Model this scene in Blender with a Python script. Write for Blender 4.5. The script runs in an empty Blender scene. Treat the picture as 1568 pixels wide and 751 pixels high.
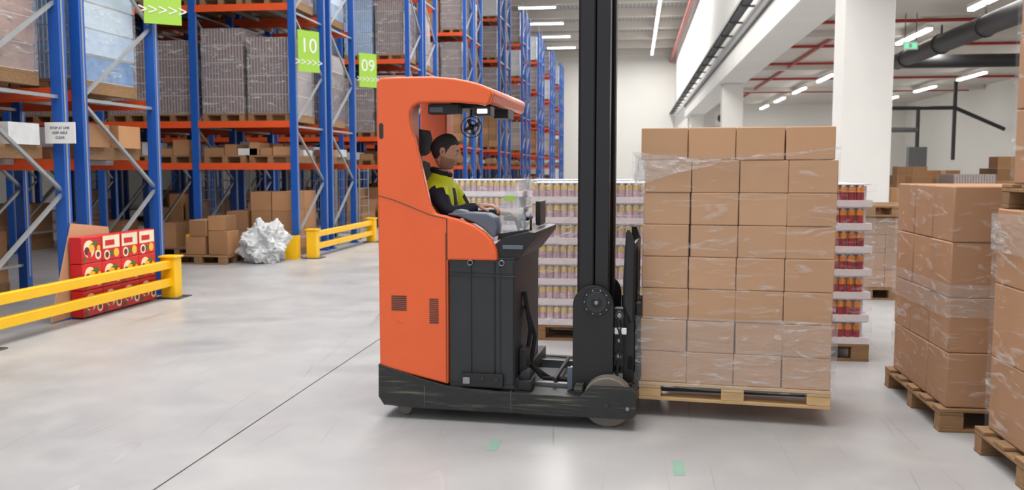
import bpy, bmesh, math, random
from mathutils import Vector, Matrix, noise
random.seed(7)
R=random.Random(11)
sc=bpy.context.scene
D=math.radians
# ------------------------------------------------------------------ materials
def lin(c):
    c/=255.0
    return c/12.92 if c<=.04045 else ((c+.055)/1.055)**2.4
def col(r,g,b): return (lin(r),lin(g),lin(b),1)
def mat(name,rgb,rough=.5,metal=0,var=.10,scale=5,bump=0,bscale=40,island=0,stretch=(1,1,1),scuff=None,coat=0,bands=None):
    m=bpy.data.materials.new(name); m.use_nodes=True
    nt=m.node_tree; N=nt.nodes; L=nt.links; b=N['Principled BSDF']
    tc=N.new('ShaderNodeTexCoord'); mp=N.new('ShaderNodeMapping'); mp.inputs['Scale'].default_value=stretch
    L.new(tc.outputs['Object'],mp.inputs['Vector'])
    nz=N.new('ShaderNodeTexNoise'); nz.inputs['Scale'].default_value=scale; nz.inputs['Detail'].default_value=5
    L.new(mp.outputs[0],nz.inputs['Vector'])
    mx=N.new('ShaderNodeMixRGB'); c=col(*rgb)
    mx.inputs[1].default_value=tuple(max(0,x*(1-var*1.6)) for x in c[:3])+(1,)
    mx.inputs[2].default_value=tuple(min(1,x*(1+var*1.6)) for x in c[:3])+(1,)
    L.new(nz.outputs['Fac'],mx.inputs[0])
    out=mx.outputs[0]
    if bands:
        ax,bs,rgb2,lo,hi=bands
        w=N.new('ShaderNodeTexWave'); w.wave_type='BANDS'; w.bands_direction=ax; w.inputs['Scale'].default_value=bs
        w.inputs['Distortion'].default_value=.3
        L.new(tc.outputs['Object'],w.inputs['Vector'])
        rp=N.new('ShaderNodeValToRGB'); rp.color_ramp.elements[0].position=lo; rp.color_ramp.elements[1].position=hi
        L.new(w.outputs['Fac'],rp.inputs[0])
        m2=N.new('ShaderNodeMixRGB'); m2.inputs[2].default_value=col(*rgb2)
        L.new(rp.outputs[0],m2.inputs[0]); L.new(out,m2.inputs[1]); out=m2.outputs[0]
    if island:
        g=N.new('ShaderNodeNewGeometry'); h=N.new('ShaderNodeHueSaturation')
        mr=N.new('ShaderNodeMapRange'); mr.inputs['To Min'].default_value=1-island; mr.inputs['To Max'].default_value=1+island*.7
        L.new(g.outputs['Random Per Island'],mr.inputs['Value']); L.new(mr.outputs[0],h.inputs['Value']); L.new(out,h.inputs['Color']); out=h.outputs[0]
    if scuff:
        rgb2,st,lo,hi=scuff
        mp2=N.new('ShaderNodeMapping'); mp2.inputs['Scale'].default_value=st
        L.new(tc.outputs['Object'],mp2.inputs['Vector'])
        n2=N.new('ShaderNodeTexNoise'); n2.inputs['Scale'].default_value=1; n2.inputs['Detail'].default_value=8; n2.inputs['Roughness'].default_value=.65
        L.new(mp2.outputs[0],n2.inputs['Vector'])
        rp=N.new('ShaderNodeValToRGB'); rp.color_ramp.elements[0].position=lo; rp.color_ramp.elements[1].position=hi
        L.new(n2.outputs['Fac'],rp.inputs[0])
        m2=N.new('ShaderNodeMixRGB'); m2.inputs[2].default_value=col(*rgb2)
        L.new(rp.outputs[0],m2.inputs[0]); L.new(out,m2.inputs[1]); out=m2.outputs[0]
    L.new(out,b.inputs['Base Color'])
    b.inputs['Roughness'].default_value=rough; b.inputs['Metallic'].default_value=metal
    if coat: b.inputs['Coat Weight'].default_value=coat; b.inputs['Coat Roughness'].default_value=.15
    if bump:
        n3=N.new('ShaderNodeTexNoise'); n3.inputs['Scale'].default_value=bscale; n3.inputs['Detail'].default_value=3
        L.new(mp.outputs[0],n3.inputs['Vector'])
        bp=N.new('ShaderNodeBump'); bp.inputs['Strength'].default_value=bump; bp.inputs['Distance'].default_value=.01
        L.new(n3.outputs['Fac'],bp.inputs['Height']); L.new(bp.outputs[0],b.inputs['Normal'])
    return m
def emis(name,rgb,s):
    m=bpy.data.materials.new(name); m.use_nodes=True; b=m.node_tree.nodes['Principled BSDF']
    b.inputs['Base Color'].default_value=col(*rgb); b.inputs['Emission Color'].default_value=col(*rgb); b.inputs['Emission Strength'].default_value=s
    return m
def film(name,base,peak,scale=(3,3,14),tint=(235,238,240)):
    m=bpy.data.materials.new(name); m.use_nodes=True; nt=m.node_tree; N=nt.nodes; L=nt.links; b=N['Principled BSDF']; o=N['Material Output']
    b.inputs['Base Color'].default_value=col(*tint); b.inputs['Roughness'].default_value=.16
    tc=N.new('ShaderNodeTexCoord'); mp=N.new('ShaderNodeMapping'); mp.inputs['Scale'].default_value=scale; mp.inputs['Rotation'].default_value=(.25,.3,0)
    L.new(tc.outputs['Object'],mp.inputs['Vector'])
    n=N.new('ShaderNodeTexNoise'); n.inputs['Scale'].default_value=1; n.inputs['Detail'].default_value=8; n.inputs['Roughness'].default_value=.62; n.inputs['Distortion'].default_value=1.4
    L.new(mp.outputs[0],n.inputs['Vector'])
    mr=N.new('ShaderNodeMapRange'); mr.inputs['From Min'].default_value=.55; mr.inputs['From Max'].default_value=.78
    mr.inputs['To Min'].default_value=base; mr.inputs['To Max'].default_value=peak
    L.new(n.outputs['Fac'],mr.inputs['Value'])
    bp=N.new('ShaderNodeBump'); bp.inputs['Strength'].default_value=1; bp.inputs['Distance'].default_value=.03
    L.new(n.outputs['Fac'],bp.inputs['Height']); L.new(bp.outputs[0],b.inputs['Normal'])
    t=N.new('ShaderNodeBsdfTransparent'); ms=N.new('ShaderNodeMixShader')
    L.new(mr.outputs[0],ms.inputs[0]); L.new(t.outputs[0],ms.inputs[1]); L.new(b.outputs[0],ms.inputs[2]); L.new(ms.outputs[0],o.inputs['Surface'])
    return m
M={}
M['orange']=mat('orange_paint',(240,100,44),.36,0,.05,3,scuff=((160,62,34),(3,3,14),.66,.74),coat=.25)
M['dark']=mat('dark_grey_paint',(44,46,50),.45,0,.15,4,scuff=((80,82,85),(10,10,3),.70,.78))
M['black']=mat('black_steel',(28,28,31),.42,0,.2,4,scuff=((64,66,68),(4,4,30),.68,.76))
M['chassis']=mat('scuffed_chassis',(38,39,40),.5,0,.25,6,scuff=((116,120,96),(2.2,9,50),.54,.74))
M['greyp']=mat('grey_plastic',(96,104,118),.5)
M['rubber']=mat('rubber',(30,30,32),.75,0,.1,8)
M['wheelg']=mat('polyurethane_wheel',(120,112,104),.5,0,.15,8)
M['steel']=mat('steel',(150,152,155),.35,.8,.1,6)
M['deck']=mat('worn_deck_plate',(120,124,126),.45,.4,.25,6,scuff=((60,60,58),(8,8,8),.55,.65))
M['seat']=mat('seat_fabric',(48,50,56),.8,0,.15,20,bump=.2)
M['carton']=mat('cardboard',(196,154,118),.75,0,.05,3,island=.06,bump=.08,bscale=8)
M['carton2']=mat('cardboard_brown',(172,128,92),.75,0,.06,3,island=.08,bump=.1,bscale=8)
M['carton3']=mat('cardboard_mixed',(170,126,88),.8,0,.1,3,island=.3)
M['wood']=mat('pallet_wood',(212,176,128),.75,0,.2,6,island=.15,stretch=(1,6,6),bump=.2)
M['wood2']=mat('old_pallet_wood',(146,112,78),.8,0,.25,6,island=.2,stretch=(1,6,6),bump=.2)
M['blue']=mat('rack_blue',(24,84,170),.4,0,.05,3)
M['rorange']=mat('beam_orange',(222,84,34),.45,0,.08,3)
M['galv']=mat('galvanised',(160,164,168),.45,.5,.1,10)
M['yellow']=mat('barrier_yellow',(248,192,10),.42,0,.06,4,scuff=((120,100,40),(6,6,20),.70,.76))
M['white']=mat('white_plastic',(232,232,230),.4,0,.05,3)
M['bottles']=mat('shrinkwrapped_bottles',(96,66,66),.25,0,.35,9,bands=('X',5.5,(180,168,166),.72,.95),island=.15)
M['water']=mat('water_bottle_packs',(92,138,188),.2,0,.4,7,bands=('X',6,(196,216,234),.6,.95),island=.15)
M['pinkw']=mat('wrapped_goods_rose',(156,126,116),.3,0,.35,8,bands=('X',5,(210,202,196),.65,.95),island=.25)
M['whitew']=mat('white_wrapped_goods',(206,208,210),.3,0,.15,7,island=.12)
M['redpack']=mat('red_packs',(168,44,44),.4,0,.3,9,island=.3)
M['sheet']=mat('layer_sheet',(205,200,196),.6)
M['film']=film('stretch_film',.04,.65)
M['film2']=film('stretch_film_dense',.16,.9,(4,4,16))
M['film3']=film('stretch_film_white',.3,.95,(6,6,12))
M['canr']=mat('can_red',(160,40,50),.35,.2,.2,9,island=.25)
M['cano']=mat('can_orange',(230,140,40),.35,.2,.2,9,island=.25)
M['cany']=mat('can_yellow',(216,184,96),.35,.1,.2,9,island=.25)
M['canp']=mat('can_rose',(196,164,176),.35,.1,.3,12,island=.25)
M['tray']=mat('tray_white',(222,214,218),.45,0,.08,9)
M['skin']=mat('skin',(222,170,142),.5,0,.05,30)
M['stubble']=mat('beard_stubble',(170,130,112),.65,0,.2,150)
M['lips']=mat('lips_skin',(180,114,102),.5)
M['hair']=mat('dark_hair',(62,60,61),.65,0,.4,90,bump=.6,bscale=220)
M['eyew']=mat('eye_white',(222,218,212),.3)
M['navy']=mat('navy_jacket',(26,30,46),.75,0,.2,10,bump=.35,bscale=18)
M['vest']=mat('hi_vis_vest',(236,248,34),.6,0,.06,10,bump=.25,bscale=16)
M['reflect']=mat('reflective_tape',(196,200,200),.3,.3)
M['trouser']=mat('work_trousers',(40,44,56),.8)
M['lamp']=emis('lamp_white',(255,255,250),6)
M['tube']=emis('tube_light',(255,252,245),14)
M['green']=mat('sign_green',(160,204,74),.5,0,.03)
M['exitg']=emis('exit_green',(120,220,170),1.2)
M['wallw']=mat('white_wall',(232,230,225),.7,0,.03,.4,bump=.03)
M['pillar']=mat('white_concrete',(232,230,225),.75,0,.04,.8,bump=.06)
M['ceilm']=mat('ceiling_sheet',(176,176,174),.6,0,.04,1,bands=('X',1.2,(150,150,148),.4,.6))
M['ceilw']=mat('ceiling_light',(212,206,198),.7,0,.05,.5)
M['redpipe']=mat('sprinkler_red',(166,48,40),.45)
M['duct']=mat('dark_duct',(50,50,52),.5)
M['trayg']=mat('cable_tray',(110,112,114),.5,.4)
# ------------------------------------------------------------------ mesh builder
class MB:
    def __init__(s,mats): s.v=[];s.f=[];s.m=[];s.mats=mats
    def mi(s,k): 
        if k not in s.mats: s.mats.append(k)
        return s.mats.index(k)
    def add(s,vs,fs,k):
        o=len(s.v); s.v+= [tuple(v) for v in vs]; i=s.mi(k)
        for f in fs: s.f.append([a+o for a in f]); s.m.append(i)
    def box(s,x0,x1,y0,y1,z0,z1,k,rz=0,jx=0):
        vs=[(x,y,z) for z in (z0,z1) for y in (y0,y1) for x in (x0,x1)]
        if rz:
            cx,cy=(x0+x1)/2,(y0+y1)/2; c,sn=math.cos(rz),math.sin(rz)
            vs=[(cx+(x-cx)*c-(y-cy)*sn,cy+(x-cx)*sn+(y-cy)*c,z) for x,y,z in vs]
        s.add(vs,[(0,2,3,1),(4,5,7,6),(0,1,5,4),(2,6,7,3),(0,4,6,2),(1,3,7,5)],k)
    def bar(s,p0,p1,w,k,h=None):
        h=h or w; p0=Vector(p0);p1=Vector(p1); d=(p1-p0).normalized()
        up=Vector((0,0,1)) if abs(d.z)<.95 else Vector((0,1,0))
        a=d.cross(up).normalized()*w/2; b=a.cross(d).normalized()*h/2
        vs=[p+q for p in (p0,p1) for q in (-a-b,a-b,a+b,-a+b)]
        s.add(vs,[(0,3,2,1),(4,5,6,7),(0,1,5,4),(1,2,6,5),(2,3,7,6),(3,0,4,7)],k)
    def cyl(s,p0,p1,r,k,n=16,r2=None):
        r2=r if r2 is None else r2
        p0=Vector(p0);p1=Vector(p1); d=(p1-p0).normalized()
        up=Vector((0,0,1)) if abs(d.z)<.95 else Vector((0,1,0))
        a=d.cross(up).normalized(); b=a.cross(d).normalized(); vs=[]
        for p,rr in ((p0,r),(p1,r2)):
            for i in range(n):
                t=2*math.pi*i/n; vs.append(p+a*math.cos(t)*rr+b*math.sin(t)*rr)
        fs=[(i,(i+1)%n,(i+1)%n+n,i+n) for i in range(n)]+[tuple(range(n))[::-1],tuple(range(n,2*n))]
        s.add(vs,fs,k)
    def tube(s,pts,r,k,n=10):
        for a,b in zip(pts[:-1],pts[1:]): s.cyl(a,b,r,k,n)
    def ring(s,fn,r,k,n=28,m=8):
        P=[Vector(fn(2*math.pi*i/n)) for i in range(n)]; vs=[];fs=[]; C=sum(P,Vector())/n
        for i in range(n):
            t=(P[(i+1)%n]-P[i-1]).normalized(); o=(P[i]-C); o=(o-t*o.dot(t)).normalized(); u=t.cross(o)
            for j in range(m):
                a=2*math.pi*j/m; vs.append(P[i]+o*math.cos(a)*r+u*math.sin(a)*r*1.6)
        for i in range(n):
            for j in range(m): fs.append((i*m+j,i*m+(j+1)%m,((i+1)%n)*m+(j+1)%m,((i+1)%n)*m+j))
        s.add(vs,fs,k)
    def prism(s,pr,y0,y1,k,axis='y'):
        n=len(pr)
        if axis=='y': vs=[(a,y0,b) for a,b in pr]+[(a,y1,b) for a,b in pr]
        elif axis=='x': vs=[(y0,a,b) for a,b in pr]+[(y1,a,b) for a,b in pr]
        else: vs=[(a,b,y0) for a,b in pr]+[(a,b,y1) for a,b in pr]
        s.add(vs,[(i,(i+1)%n,(i+1)%n+n,i+n) for i in range(n)]+[tuple(range(n))[::-1],tuple(range(n,2*n))],k)
    def ell(s,c,r,k,nu=16,nv=10,rot=None):
        vs=[];fs=[]
        for j in range(nv+1):
            ph=math.pi*j/nv
            for i in range(nu):
                t=2*math.pi*i/nu; v=Vector((r[0]*math.sin(ph)*math.cos(t),r[1]*math.sin(ph)*math.sin(t),r[2]*math.cos(ph)))
                if rot: v=rot@v
                vs.append(Vector(c)+v)
        for j in range(nv):
            for i in range(nu): fs.append((j*nu+i,j*nu+(i+1)%nu,(j+1)*nu+(i+1)%nu,(j+1)*nu+i))
        s.add(vs,fs,k)
    def mesh(s,name,angle=35):
        me=bpy.data.meshes.new(name); me.from_pydata(s.v,[],s.f); 
        for k in s.mats: me.materials.append(M[k])
        me.polygons.foreach_set('material_index',s.m)
        bm=bmesh.new(); bm.from_mesh(me); bmesh.ops.recalc_face_normals(bm,faces=bm.faces); bm.to_mesh(me); bm.free()
        me.shade_smooth(); me.set_sharp_from_angle(angle=D(angle)); me.update()
        return me
    def obj(s,name,parent=None,bevel=0,loc=None,rz=0,segs=2):
        o=bpy.data.objects.new(name,s.mesh(name)); sc.collection.objects.link(o)
        if parent: o.parent=parent
        if loc: o.location=loc
        if rz: o.rotation_euler[2]=rz
        if bevel:
            b=o.modifiers.new('bev','BEVEL'); b.width=bevel; b.segments=segs; b.limit_method='ANGLE'; b.angle_limit=D(40)
        return o
def empty(name,loc=(0,0,0),rz=0):
    e=bpy.data.objects.new(name,None); sc.collection.objects.link(e); e.location=loc; e.rotation_euler[2]=rz; e.empty_display_size=.2
    return e
def copy_group(e,name,loc,rz):
    n=empty(name,loc,rz)
    for c in e.children:
        o=c.copy(); sc.collection.objects.link(o); o.parent=n
    return n
# ------------------------------------------------------------------ camera
cam=bpy.data.cameras.new('camera'); co=bpy.data.objects.new('camera',cam); sc.collection.objects.link(co)
co.location=(0,0,1.6); co.rotation_euler=(D(90-4.9),0,D(7.8)); cam.lens=31.4; cam.sensor_width=36
cam.clip_end=300; cam.dof.use_dof=True; cam.dof.focus_distance=5.8; cam.dof.aperture_fstop=2.8
sc.camera=co
# ------------------------------------------------------------------ room
def floor_mat():
    m=mat('polished_concrete',(172,172,173),.42,0,.05,.6)
    nt=m.node_tree;N=nt.nodes;L=nt.links;b=N['Principled BSDF']
    src=b.inputs['Base Color'].links[0].from_socket
    tc=N.new('ShaderNodeTexCoord'); 
    def nz(rot,st,det,dist):
        mp=N.new('ShaderNodeMapping'); mp.inputs['Rotation'].default_value=(0,0,rot); mp.inputs['Scale'].default_value=st
        L.new(tc.outputs['Object'],mp.inputs['Vector'])
        n=N.new('ShaderNodeTexNoise'); n.inputs['Scale'].default_value=1; n.inputs['Detail'].default_value=det; n.inputs['Distortion'].default_value=dist
        L.new(mp.outputs[0],n.inputs['Vector']); return n.outputs['Fac']
    def mth(op,a,v):
        q=N.new('ShaderNodeMath'); q.operation=op; L.new(a,q.inputs[0])
        if isinstance(v,(int,float)): q.inputs[1].default_value=v
        else: L.new(v,q.inputs[1])
        return q.outputs[0]
    def mixc(src,f,rgb):
        mx=N.new('ShaderNodeMixRGB'); mx.inputs[2].default_value=col(*rgb); L.new(f,mx.inputs[0]); L.new(src,mx.inputs[1]); return mx.outputs[0]
    def layer(src,rot,st,lo,hi,rgb,amt,det=3,dist=0):
        n=nz(rot,st,det,dist)
        mr=N.new('ShaderNodeMapRange'); mr.inputs['From Min'].default_value=lo; mr.inputs['From Max'].default_value=hi; mr.inputs['To Max'].default_value=amt
        L.new(n,mr.inputs['Value']); return mixc(src,mr.outputs[0],rgb)
    def marks(src,rot,st,w,rgb,amt,seed):
        n=nz(rot,st,0,0)
        a=mth('ABSOLUTE',mth('SUBTRACT',n,.5),0); a=mth('LESS_THAN',a,w)
        k=nz(seed,(.9,.9,1),2,0); mr=N.new('ShaderNodeMapRange'); mr.inputs['From Min'].default_value=.52; mr.inputs['From Max'].default_value=.68; mr.inputs['To Max'].default_value=amt
        L.new(k,mr.inputs['Value']); return mixc(src,mth('MULTIPLY',a,mr.outputs[0]),rgb)
    o=layer(src,.3,(.4,.4,1),.40,.68,(148,148,150),.6,5,.4)
    o=layer(o,.5,(2.2,2.2,1),.45,.8,(198,197,195),.45,6,.3)
    o=layer(o,.9,(1.0,1.4,1),.55,.74,(132,132,135),.4,9,.5)
    o=marks(o,.7,(1.6,.12,1),.003,(100,98,96),.42,1.0)
    o=marks(o,-.6,(2.0,.14,1),.003,(100,98,96),.42,2.3)
    o=marks(o,-1.2,(2.4,.16,1),.003,(100,98,96),.42,4.3)
    o=marks(o,1.9,(2.0,.15,1),.003,(215,215,214),.4,3.1)
    sx=N.new('ShaderNodeSeparateXYZ'); L.new(tc.outputs['Object'],sx.inputs[0])
    def joint(src,ax,off,w,per,rgb,amt):
        f=mth('PINGPONG',mth('SUBTRACT',sx.outputs[ax],off-per/2),per/2)
        return mixc(src,mth('MULTIPLY',mth('GREATER_THAN',f,per/2-w),amt),rgb)
    o=joint(o,0,-2.36,.006,7.0,(50,50,52),.9)
    o=joint(o,1,9.6,.006,9.0,(100,100,102),.6)
    L.new(o,b.inputs['Base Color'])
    mr=N.new('ShaderNodeMapRange'); mr.inputs['To Min'].default_value=.2; mr.inputs['To Max'].default_value=.48
    L.new(nz(.1,(1.5,1.5,1),6,0),mr.inputs['Value']); L.new(mr.outputs[0],b.inputs['Roughness'])
    return m
M['floor']=floor_mat()
H=11.9
def slab(name,x0,x1,y0,y1,z0,z1,k):
    b=MB([]); b.box(x0,x1,y0,y1,z0,z1,k); return b.obj(name)
slab('floor',-22,17,-8,80,-.2,0,'floor')
slab('ceiling',-22,3.4,-3,80,H,H+.2,'ceilm')
slab('wall_back',-22,3.5,80,80.3,0,H,'wallw')
slab('wall_left',-22.3,-22,-8,80,0,H,'wallw')
slab('wall_right_upper',3.4,3.6,-3,60,5.61,H,'wallw')
slab('wall_right_far',3.4,3.6,60,80,0,H,'wallw')
slab('annex_wall_back',3.6,17,60,60.3,0,5.9,'wallw')
slab('annex_wall_right',17,17.3,-8,60,0,5.9,'wallw')
slab('annex_ceiling',3.6,17,-3,60,5.7,5.9,'ceilw')
b=MB([]); b.box(3.2,4.2,-3,59.9,4.9,5.6,'pillar')
b.obj('concrete_girder',bevel=.02)
for i,y in enumerate((15.4,36,56.5)):
    b=MB([]); b.box(3.35,4.15,y,y+.7,0,4.895,'pillar')
    b.obj('concrete_pillar',bevel=.02)
b=MB([])
for y in range(4,80,5): b.box(-21.9,3.3,y,y+.25,H-.55,H,'ceilw')
b.obj('trim_ceiling_joists')
b=MB([])
for y in range(2,78,4): b.box(1.25,1.4,y,y+3.4,H-.75,H-.68,'tube'); b.box(1.22,1.43,y,y+3.4,H-.68,H-.56,'white')
for y in range(6,78,6):
    for x in (-7,-11.5): b.box(x,x+2.2,y,y+.22,H-.75,H-.68,'tube'); b.box(x,x+2.2,y,y+.22,H-.68,H-.56,'white')
b.obj('hall_strip_lights')
b=MB([])
for y in range(8,58,6):
    for x in (7.9,13.7): b.box(x-.07,x+.07,y,y+3.0,5.35,5.42,'tube'); b.box(x-.09,x+.09,y,y+3.0,5.42,5.5,'white')
b.obj('annex_strip_lights')
b=MB([])
for y in (10,14,18,22,26,31,36,42,49): b.cyl((4.25,y,5.62),(16.9,y,5.62),.05,'redpipe',8)
b.cyl((6,0,5.62),(6,59.9,5.62),.06,'redpipe',8)
b.obj('annex_sprinkler_pipes')
b=MB([]); b.cyl((3.0,-3,H-1),(3.0,79.9,H-1),.12,'redpipe',8)
for y in range(4,80,5): b.box(2.98,3.02,y+.1,y+.14,H-.9,H-.56,'trayg')
b.obj('hall_sprinkler_pipe')
b=MB([])
for y in (12,20,28,37,47): b.box(4.25,16.9,y,y+.35,5.5,5.7,'ceilw')
b.obj('trim_annex_joists')
b=MB([])
b.cyl((7.9,9,4.85),(7.9,29,4.85),.24,'duct',16); b.cyl((7.9,29,4.85),(12,29,4.85),.2,'duct',16)
for y in range(10,29,3): b.cyl((7.9,y,4.85),(7.9,y+.06,4.85),.27,'duct',16); b.box(7.88,7.92,y,y+.04,5.0,5.34,'duct')
b.obj('ventilation_duct')
b=MB([])
b.box(2.95,3.25,-3,79.9,6.32,6.36,'trayg'); b.box(2.95,2.97,-3,79.9,6.32,6.45,'trayg'); b.box(3.23,3.25,-3,79.9,6.32,6.45,'trayg')
for y in range(0,80,3): b.box(2.95,3.39,y,y+.06,6.26,6.32,'trayg')
b.box(3.12,3.38,-3,59.9,5.60,5.75,'trayg')
b.obj('cable_tray')
b=MB([])
b.box(4.9,6.3,57,57.5,4.3,5.1,'white')
for cx in (5.3,5.95): b.cyl((cx,56.97,4.7),(cx,57,4.7),.26,'duct',20)
b.box(5.5,5.7,57.3,57.4,5.1,5.69,'trayg')
b.obj('air_conditioning_unit')
b=MB([])
b.box(7.0,7.38,25.2,25.25,4.74,4.95,'white'); b.bar((7.05,25.22,4.95),(7.05,25.22,5.7),.02,'trayg'); b.bar((7.33,25.22,4.95),(7.33,25.22,5.7),.02,'trayg'); b.box(7.03,7.35,25.19,25.2,4.77,4.92,'exitg'); b.box(7.15,7.22,25.185,25.19,4.79,4.90,'white')
b.obj('exit_sign')
b=MB([])
for x,z0,z1 in ((11,0,5),(11.3,1.2,4.5),(13,0,4.4),(14.6,2,5.6)): b.cyl((x,44,z0),(x,44,z1),.09,'duct',8)
b.tube([(11,44,4.4),(14.6,44,4.4),(16.8,44,3.4)],.09,'duct',8); b.tube([(10.5,44,3.4),(13,44,3.4)],.12,'trayg',8)
b.box(12.6,13.4,43.8,44.2,1.2,2.6,'trayg')
b.obj('wall_pipework')
b=MB([]); b.box(16.9,16.99,28,31,0,3.4,'trayg'); b.box(16.86,16.9,28.2,30.8,2.0,2.3,'lamp'); b.obj('door_1')
# ------------------------------------------------------------------ pallets
def pallet(b,x0,y0,z0,L,W,h=.144,k='wood'):
    t=.02; n=5; bw=.125 if W<.95 else .14
    for i in range(n):
        y=y0+i*(W-bw)/(n-1); b.box(x0,x0+L,y,y+bw,z0+h-t,z0+h,k)
    for x in (x0,x0+L/2-.07,x0+L-.14): b.box(x,x+.14,y0,y0+W,z0+h-2*t,z0+h-t-.001,k)
    for y in (y0,y0+W/2-.05,y0+W-.1):
        b.box(x0,x0+L,y,y+.1,z0,z0+t,k)
        for x in (x0+.002,x0+L/2-.07,x0+L-.142): b.box(x,x+.14,y+.001,y+.099,z0+t+.001,z0+h-2*t-.001,k)
def wrap(b,x0,x1,y0,y1,z0,z1,k,n=14,amp=.006,off=.008,top=False):
    x0-=off;x1+=off;y0-=off;y1+=off
    per=[(x0+(x1-x0)*i/n,y0) for i in range(n)]+[(x1,y0+(y1-y0)*i/n) for i in range(n)]+[(x1-(x1-x0)*i/n,y1) for i in range(n)]+[(x0,y1-(y1-y0)*i/n) for i in range(n)]
    cx,cy=(x0+x1)/2,(y0+y1)/2; m=max(3,int((z1-z0)/.06)); vs=[];fs=[]; N=len(per)
    for j in range(m+1):
        z=z0+(z1-z0)*j/m
        for (x,y) in per:
            a=noise.noise(Vector((x*4,y*4,z*9)))*amp+amp*.6
            dx=(1 if x>cx else -1)*(1 if abs(abs(x-cx)-(x1-x0)/2)<1e-4 else 0); dy=(1 if y>cy else -1)*(1 if abs(abs(y-cy)-(y1-y0)/2)<1e-4 else 0)
            vs.append((x+dx*a,y+dy*a,z+noise.noise(Vector((x*3,y*3,j)))*.01*(j in(0,m))))
    for j in range(m):
        for i in range(N): fs.append((j*N+i,j*N+(i+1)%N,(j+1)*N+(i+1)%N,(j+1)*N+i))
    b.add(vs,fs,k)
def boxes(b,x0,y0,z0,nx,ny,nz,w,d,h,k,jit=.004,rows=None):
    for iz in range(nz):
        sh=rows[iz] if rows else 0
        for ix in range(nx):
            for iy in range(ny):
                jx=R.uniform(-jit,jit);jy=R.uniform(-jit,jit)
                b.box(x0+sh+ix*w+jx+.002,x0+sh+(ix+1)*w+jx-.002,y0+iy*d+jy+.002,y0+(iy+1)*d+jy-.002,z0+iz*h+.001,z0+(iz+1)*h-.001,k,rz=R.uniform(-.008,.008))
E=empty('palletised_cardboard_boxes',(.040,5.737,0),D(-5.5))
b=MB([]); pallet(b,0,0,.112,1.18,.8,.115,'wood'); b.obj('wooden_pallet',E,bevel=.003)
b=MB([]); boxes(b,.01,.01,.228,4,2,8,.292,.385,.2035,'carton',.004,rows=[0,.0,.002,.004,.006,.01,.012,-.016])
b.obj('cardboard_boxes',E,bevel=.006)
b=MB([]); wrap(b,0,1.18,0,.79,.24,1.70,'film'); wrap(b,-.004,1.184,0,.794,.2,.66,'film2',amp=.01,off=.014)
vs=[];fs=[];n=60
for i in range(n+1):
    t=i/n; x=-.055+t*1.25; w=.10*max(0,1-t*2.2)**1.2+.007+.012*abs(noise.noise(Vector((t*9,0,3)))); zc=1.60+.125*t**1.2+.010*noise.noise(Vector((t*7,2,0)))
    for j in range(7):
        q=(j/6-.5)*2; vs.append((x,-.02-.035*abs(noise.noise(Vector((x*22,j*.9,1)))),zc+q*w))
for i in range(n):
    for j in range(6): fs.append((i*7+j,i*7+j+1,(i+1)*7+j+1,(i+1)*7+j))
b.add(vs,fs,'film3')
vs=[];fs=[]
for i in range(17):
    for j in range(5):
        q=(j/4-.5)*2; y=-.02+.8*i/16
        vs.append((-.03-.03*abs(noise.noise(Vector((y*11,j,4)))),y,1.60+q*.09))
for i in range(16):
    for j in range(4): fs.append((i*5+j,i*5+j+1,(i+1)*5+j+1,(i+1)*5+j))
b.add(vs,fs,'film3')
b.obj('stretch_wrap',E)
E=empty('stacked_carton_pallets',(1.93,4.06,0))
b=MB([]); pallet(b,0,0,0,.82,1.22,.144,'wood2'); pallet(b,.07,.03,1.385,.8,1.15,.13,'wood2'); b.obj('wooden_pallets',E,bevel=.003)
b=MB([]); boxes(b,.05,.02,.146,2,2,3,.37,.58,.412,'carton2'); boxes(b,.12,.06,1.517,2,2,3,.36,.55,.40,'carton2'); b.obj('cardboard_boxes',E,bevel=.008)
b=MB([]); wrap(b,.05,.79,.02,1.18,.15,1.37,'film'); wrap(b,.12,.84,.06,1.16,1.52,2.6,'film'); wrap(b,.05,.79,.02,1.18,1.15,1.36,'film2',off=.014); b.obj('stretch_wrap',E)
E=empty('wrapped_carton_pallet',(1.85,5.62,0))
b=MB([]); pallet(b,0,0,0,.8,1.2,.144,'wood2'); b.obj('wooden_pallet',E,bevel=.003)
b=MB([]); boxes(b,.04,.03,.146,2,3,4,.36,.375,.337,'carton2'); b.obj('cardboard_boxes',E,bevel=.008)
b=MB([]); wrap(b,.04,.76,.03,1.155,.15,1.49,'film'); wrap(b,.04,.76,.03,1.155,.7,.9,'film2',off=.014);b.obj('stretch_wrap',E)
E=empty('low_carton_pallet',(2.75,11.3,0))
b=MB([]); pallet(b,0,0,0,.8,1.2,.144,'wood2'); pallet(b,0,0,1.02,.8,1.2,.13,'wood2'); b.obj('wooden_pallets',E)
b=MB([]); boxes(b,.03,.03,.146,3,3,4,.25,.38,.217,'carton3'); b.obj('cardboard_boxes',E,bevel=.005)
b=MB([]); wrap(b,.03,.78,.03,1.17,.15,1.0,'film2'); b.obj('stretch_wrap',E)
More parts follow.
